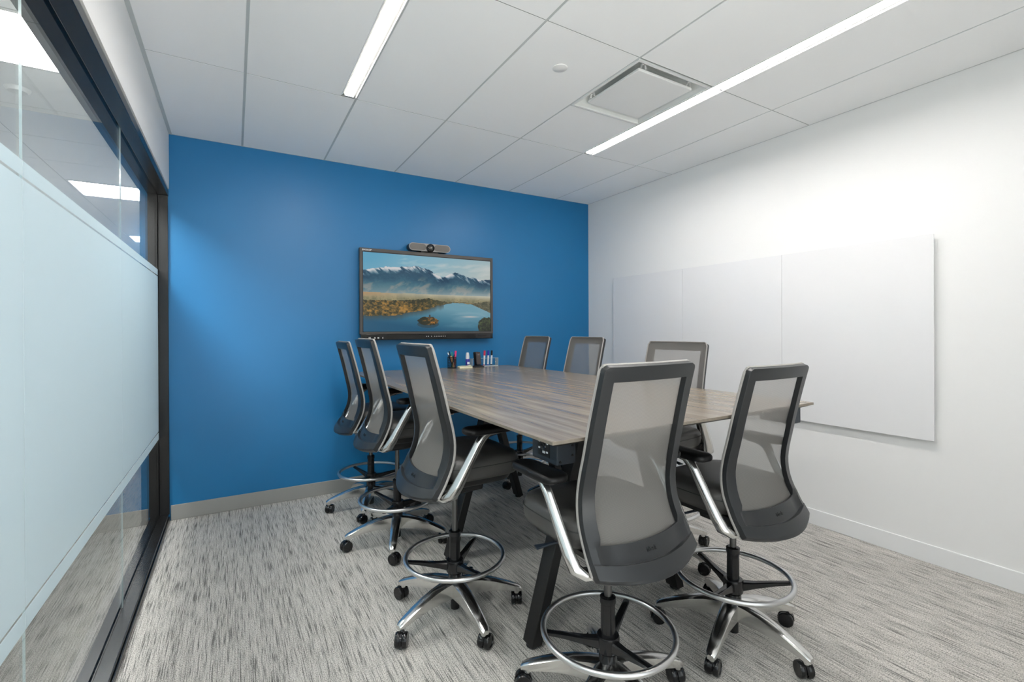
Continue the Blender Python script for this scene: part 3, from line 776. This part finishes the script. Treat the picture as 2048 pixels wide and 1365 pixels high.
    MB().lathe([(.027, .212), (.042, .214), (.043, .262), (.040, .270), (.027, .272)], 24).build('ring_hub', M['plastic_gloss'], rg)
    for k in range(3):
        m_ = MB().sweep([(.030, 0, .240), (.09, 0, .250), (.17, 0, .266), (.232, 0, .276)], [(.022, .020), (.014, .015), (.009, .013), (.007, .012)], n=8, power=5, up=(0, 0, 1))
        m_.build('ring_spoke', M['plastic_gloss'], rg, rot=(0, 0, rad(120 * k)))
    # --- five-star base
    MB().lathe([(.024, .092), (.040, .096), (.044, .12), (.044, .160), (.038, .172), (.024, .174)], 28).build('base_hub', M['chrome'], root)
    for k in range(5):
        lg = MB(); rings = []
        for r, zt, zb, w, wb in ((.030, .176, .098, .033, .029), (.07, .175, .100, .030, .026), (.13, .168, .103, .0275, .023), (.19, .154, .100, .0255, .021), (.25, .134, .092, .0235, .020), (.295, .116, .083, .0215, .019), (.320, .105, .078, .020, .018), (.334, .095, .077, .014, .012)):
            rings.append([(r, -wb, zb), (r, wb, zb), (r, w, zb + (zt-zb)*.35), (r, w, zt - .006), (r, w*.62, zt), (r, -w*.62, zt), (r, -w, zt - .006), (r, -w, zb + (zt-zb)*.35)])
        lg.loft(rings); lg.lathe([(.0125, .066), (.0135, .085)], 14, o=(.312, 0, 0))
        lo = lg.build('base_leg', M['chrome'], root, angle=40, rot=(0, 0, rad(72 * k)))
        ca = MB(); RXc = Matrix.Rotation(rad(90), 4, 'X'); to = .015
        for s in (-1, 1):
            ca.lathe([(.012, -.0115), (.030, -.0115), (.033, -.007), (.033, .007), (.030, .0115), (.024, .012), (.022, .009), (.006, .010)], 24, o=(to, s * .0150, .033), mat=RXc)
        hood = []
        for a in np.linspace(-20, 185, 14):
            c, s_ = math.cos(rad(a)), math.sin(rad(a))
            hood.append([(to + q * c, y, .033 + q * s_) for q, y in ((.0352, -.0045), (.0352, .0045), (.020, .0045), (.020, -.0045))])
        ca.loft(hood)
        ca.lathe([(.009, .046), (.009, .070)], 12, o=(0, 0, 0))
        ca.build('caster', M['plastic_gloss'], lo, angle=45, loc=(.312, 0, 0), rot=(0, 0, rad(40 * k)))
    return root

SEAT_PARTS = ('back_frame', 'back_mesh', 'welt', 'seat', 'seat_pan', 'tilt_mechanism', 'lever', 'back_bracket', 'armrest', 'gas_rod')
def set_chair(root, loc, yaw, dz, phase, spoke, casters, label):
    root.location = (loc[0], loc[1], 0); root.rotation_euler = (0, 0, rad(yaw))
    k = 0; q = 0
    for c in root.children:
        nm = c.name.split('.')[0]
        if nm in SEAT_PARTS: c.location.z = dz
        if nm == 'base_leg':
            c.rotation_euler = (0, 0, rad(phase - yaw + 72 * k))
            for g in c.children: g.rotation_euler = (0, 0, rad(casters[k % len(casters)] - (phase + 72 * k)))
            k += 1
        if nm == 'foot_ring': c.rotation_euler = (0, 0, rad(spoke - yaw))
    tag(root, label, 'chair', 'grey mesh drafting chairs around the table')

SPECS = [
    ((.935, 2.155), -89, 0.0, -18, 40, (60, 50, 110, 240, 35), 'mesh drafting chair on the left side of the table, farthest from the blue wall'),
    ((1.192, 1.331), 1, -.048, -11, 29, (70, 20, 150, 60, 100), 'mesh drafting chair with its back to us, in front of the table corner power box'),
    ((1.948, 1.338), .5, -.088, -16, 75, (115, 10, 150, 20, 60), 'mesh drafting chair with its back to us, in front of the whiteboards'),
    ((.931, 3.098), -90, .01, 32, -7, (10, 80, 200, 300, 60), 'middle mesh drafting chair of the three on the left side of the table'),
    ((.930, 3.800), -90, -.02, 31, -10, (20, 120, 60, 200, 330), 'mesh drafting chair on the left side of the table, nearest the blue wall'),
    ((2.302, 2.092), 98, -.02, -18, 20, (20, 200, 70, 130, 300), 'mesh drafting chair facing the table from the whiteboard wall, nearest of those three'),
    ((2.345, 3.090), 90, 0.0, 10, 80, (200, 120, 60, 20, 330), 'mesh drafting chair facing us, its top overlapping the corner of the blue wall'),
    ((2.315, 3.800), 90, 0.0, 3, 10, (20, 120, 60, 200, 330), 'mesh drafting chair facing us, standing wholly before the blue wall'),
]
proto = make_chair()
for i, sp_ in enumerate(SPECS):
    o = proto if i == 0 else copy_tree(proto)
    set_chair(o, *sp_)

# ------------------------------------------------------------------ things on the far end of the table
def stick(name, base, tip, r, mats, label, cat, group=None, cap=None, prof_=None):
    """a pen: body tube from base to tip, with an optional coloured cap part"""
    b, e = Vector(base), Vector(tip); L = (e - b).length
    o = empty(name, b); q = (e - b).to_track_quat('Z', 'Y'); o.rotation_mode = 'XYZ'; o.rotation_euler = q.to_euler()
    cl = cap[1] if cap else 0
    MB().lathe(prof_ or [(r*.5, 0), (r, .004), (r, L - cl)], 14).build('barrel', mats, o)
    if cap: MB().lathe([(r*1.02, L - cl), (r*1.18, L - cl + .001), (r*1.12, L - .003), (r*.8, L)], 14).build('cap', cap[0], o)
    return tag(o, label, cat, group)

cup = empty('pen_cup', (1.735, 4.045, TZ))
def cyl_shell(r0, r1, z0, z1, n=28):
    return MB().lathe([(r0, z0), (r0, z1), (r1, z1), (r1, z0 + .004), (.002, z0 + .004), (.002, z0)], n)
cage = MB()
for k in range(24):
    a = 2*PI*k/24
    for d in (1, -1):
        cage.sweep([(.040*math.cos(a + d*.9*j/6), .040*math.sin(a + d*.9*j/6), .004 + .1*j/6) for j in range(7)], (.0011, .0011), n=5, up=(0, 0, 1))
cage.build('wire_mesh', M['black_steel'], cup)
for z in (.003, .104): MB().sweep([(.040*math.cos(2*PI*k/28), .040*math.sin(2*PI*k/28), z) for k in range(28)], (.0026, .0026), n=8, loop=True, up=(0, 0, 1)).build('rim', M['black_steel'], cup)
MB().lathe([(.038, .001), (.038, .004)], 24).build('bottom', M['black_steel'], cup)
tag(cup, 'black wire mesh cup full of pens on the far end of the table', 'pen cup')
def incup(dx, dy): return (1.735 + dx, 4.045 + dy, TZ + .008)
PG = 'pens in the mesh cup'
stick('pen', incup(.012, .004), (1.690, 4.035, TZ + .145), .0045, M['black_cap'], 'black pen with a white tip leaning left in the mesh cup', 'pen', PG, (M['white_pl'], .022))
stick('pen', incup(.015, .012), (1.712, 4.055, TZ + .158), .005, M['black_cap'], 'black pen standing tallest in the mesh cup', 'pen', PG)
stick('pen', incup(.010, -.022), (1.716, 4.028, TZ + .115), .0078, M['peach'], 'thick peach coloured pen in the front of the mesh cup', 'pen', PG, (M['peach'], .03))
stick('pen', incup(.004, -.018), (1.728, 4.040, TZ + .085), .005, M['yellow_green'], 'short pale green pen low in the mesh cup', 'pen', PG)
stick('pen', incup(.008, .016), (1.742, 4.062, TZ + .148), .005, M['green'], 'green pen near the middle of the mesh cup', 'pen', PG, (M['green'], .05))
stick('pen', incup(-.016, -.022), (1.748, 4.018, TZ + .128), .0055, M['dark_green'], 'dark pen beside the green one in the mesh cup', 'pen', PG, (M['black_cap'], .05))
stick('highlighter', incup(.024, .002), (1.776, 4.050, TZ + .160), .0085, M['red_brown'], 'pink capped highlighter leaning right in the mesh cup', 'highlighter', None, (M['pink'], .075))

pad = empty('sticky_note_pad', (1.845, 4.00, TZ), rad(-6))
MB().box((-.062, -.038, 0), (.062, .038, .016)).build('note_block', M['cream'], pad, bevel=.002)
MB().sweep([(-.058, .0, .0165), (-.02, 0, .020), (.03, 0, .019), (.06, 0, .026)], [(.036, .0006)] * 4, n=8, power=6, up=(0, 1, 0)).build('top_sheet', M['cream'], pad)
tag(pad, 'pale cream pad of paper notes beside the mesh cup', 'note pad')

bt = empty('spray_bottle', (1.912, 4.085, TZ))
MB().lathe([(.017, 0), (.0195, .004), (.0195, .072), (.016, .080)], 24).build('bottle', M['violet'], bt)
MB().box((-.012, -.0205, .028), (.012, -.0185, .050)).build('label_mark', M['white_pl'], bt)
MB().lathe([(.0175, .078), (.018, .10), (.015, .128), (.012, .138), (.004, .139)], 24).build('cap', M['white_pl'], bt)
tag(bt, 'small violet bottle with a tall white cap by the phone stand', 'bottle')

ps = empty('phone_stand', (1.990, 4.018, TZ), rad(8))
MB().loft([[(x, y, z) for x, y in rrect(w, h, .012)] for w, h, z in ((.052, .042, 0), (.051, .041, .008), (.030, .016, .022))]).build('base', M['plastic_black'], ps, angle=50)
Rt = Matrix.Rotation(rad(-10), 4, 'X')
MB().loft([[tuple(Rt @ Vector((x, y0, z + .080))) for x, z in rrect(.027, .068, .010)] for y0 in (.0, .014)]).build('back_plate', M['plastic_black'], ps, angle=50, loc=(0, .004, 0))
tag(ps, 'black charging stand with a wedge base on the table', 'phone stand')
ph = empty('phone', (1.991, 4.0065, TZ + .0235), rad(8))
MB().loft([[tuple(Rt @ Vector((x, y0, z + .062))) for x, z in rrect(.026, .060, .008)] for y0 in (-.009, .0)]).build('case', M['plastic_char'], ph, angle=50)
MB().loft([[tuple(Rt @ Vector((x, y0, z + .062))) for x, z in rrect(.0225, .056, .006)] for y0 in (-.0098, -.0088)]).build('phone_screen', M['brown_glass'], ph, angle=50)
tag(ph, 'dark phone standing upright on the charging stand', 'phone')

ah = empty('acrylic_holder', (2.098, 4.098, TZ))
MB().box((-.135, -.030, .006), (.135, -.027, .078)).build('front_wall', M['acrylic'], ah, smooth=False)
MB().box((-.135, .027, .006), (.135, .030, .078)).build('back_wall', M['acrylic'], ah, smooth=False)
MB().box((-.138, -.030, .0), (.138, .030, .006)).build('bottom', M['acrylic_edge'], ah, smooth=False)
for s in (-1, 1): MB().box((s*.1365 - .0015, -.030, .006), (s*.1365 + .0015, .030, .078)).build('end_wall', M['acrylic_edge'], ah, smooth=False)
MB().box((-.138, -.0312, .078), (.138, -.0262, .081)).build('rim', M['acrylic_edge'], ah, smooth=False)
MB().lathe([(.004, 0), (.004, .001)], 12, mat=RX).build('screw', M['white_pl'], ah, loc=(.108, -.030, .040))
MB().lathe([(.004, 0), (.004, .001)], 12, mat=RX).build('screw', M['white_pl'], ah, loc=(-.108, -.030, .040))
tag(ah, 'clear acrylic tray holding markers at the far end of the table', 'marker tray')
for x, cm, ring, lab in ((2.098, 'red', 'red', 'white marker with a red cap standing in the acrylic tray'),
                         (2.140, 'blue_cap', 'blue_cap', 'white marker with a blue cap standing in the acrylic tray'),
                         (2.178, 'black_cap', 'black_cap', 'white marker with a black cap standing in the acrylic tray')):
    o = stick('marker', (x - .004, 4.098, TZ + .007), (x + .006, 4.102, TZ + .152), .0085, M['white_pl'], lab, 'marker', 'dry erase markers in the tray', (M[cm], .048))
    MB().lathe([(.0088, .002), (.0088, .010)], 12).build('end_plug', M[ring], o)

# ------------------------------------------------------------------ light from outside, camera, view
w = bpy.data.worlds.new('World'); scn.world = w; w.use_nodes = True
nt = w.node_tree
for n_ in list(nt.nodes): nt.nodes.remove(n_)
bg = N(nt, 'ShaderNodeBackground'); ow = nt.nodes.new('ShaderNodeOutputWorld')
# daylight for the added window: pale sky, lower half boosted to lift the ceiling
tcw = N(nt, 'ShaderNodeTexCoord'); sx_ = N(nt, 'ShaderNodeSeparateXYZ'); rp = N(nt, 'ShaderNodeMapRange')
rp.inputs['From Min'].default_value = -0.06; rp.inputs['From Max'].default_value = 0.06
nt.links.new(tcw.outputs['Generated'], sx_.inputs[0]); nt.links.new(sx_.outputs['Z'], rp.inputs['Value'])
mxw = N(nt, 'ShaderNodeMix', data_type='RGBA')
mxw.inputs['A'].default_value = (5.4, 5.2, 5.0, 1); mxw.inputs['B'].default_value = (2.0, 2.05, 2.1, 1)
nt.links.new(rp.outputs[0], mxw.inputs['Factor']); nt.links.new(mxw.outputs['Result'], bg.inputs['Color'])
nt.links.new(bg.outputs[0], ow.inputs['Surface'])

f_px, yaw, pitch, roll, cyp = 943.2321, rad(30.4849), rad(-.1139), rad(.2502), 662.3303
c, s = math.cos(yaw), math.sin(yaw)
ax, az, au = Vector((c, -s, 0)), Vector((s, c, 0)), Vector((0, 0, 1))
fwd = az * math.cos(pitch) + au * math.sin(pitch); up = -az * math.sin(pitch) + au * math.cos(pitch)
right = ax * math.cos(roll) - up * math.sin(roll); upr = ax * math.sin(roll) + up * math.cos(roll)
cam = bpy.data.cameras.new('camera'); co = bpy.data.objects.new('camera', cam); COL.objects.link(co)
mw = Matrix(((right.x, upr.x, -fwd.x, 0), (right.y, upr.y, -fwd.y, 0), (right.z, upr.z, -fwd.z, 1.4018), (0, 0, 0, 1)))
co.matrix_world = mw
cam.sensor_width = 36.0; cam.lens = f_px / 2048 * 36.0; cam.shift_y = -(682.5 - cyp) / 2048
cam.clip_start = 0.02
scn.camera = co

vs = scn.view_settings
scn.display_settings.display_device = 'sRGB'
vs.view_transform = 'Standard'; vs.look = 'None'; vs.exposure = 0.12; vs.gamma = 1.0; vs.use_curve_mapping = False
scn.cycles.max_bounces = 16; scn.cycles.diffuse_bounces = 8; scn.cycles.glossy_bounces = 6
scn.cycles.transparent_max_bounces = 24; scn.cycles.transmission_bounces = 8
scn.cycles.sample_clamp_indirect = 8.0
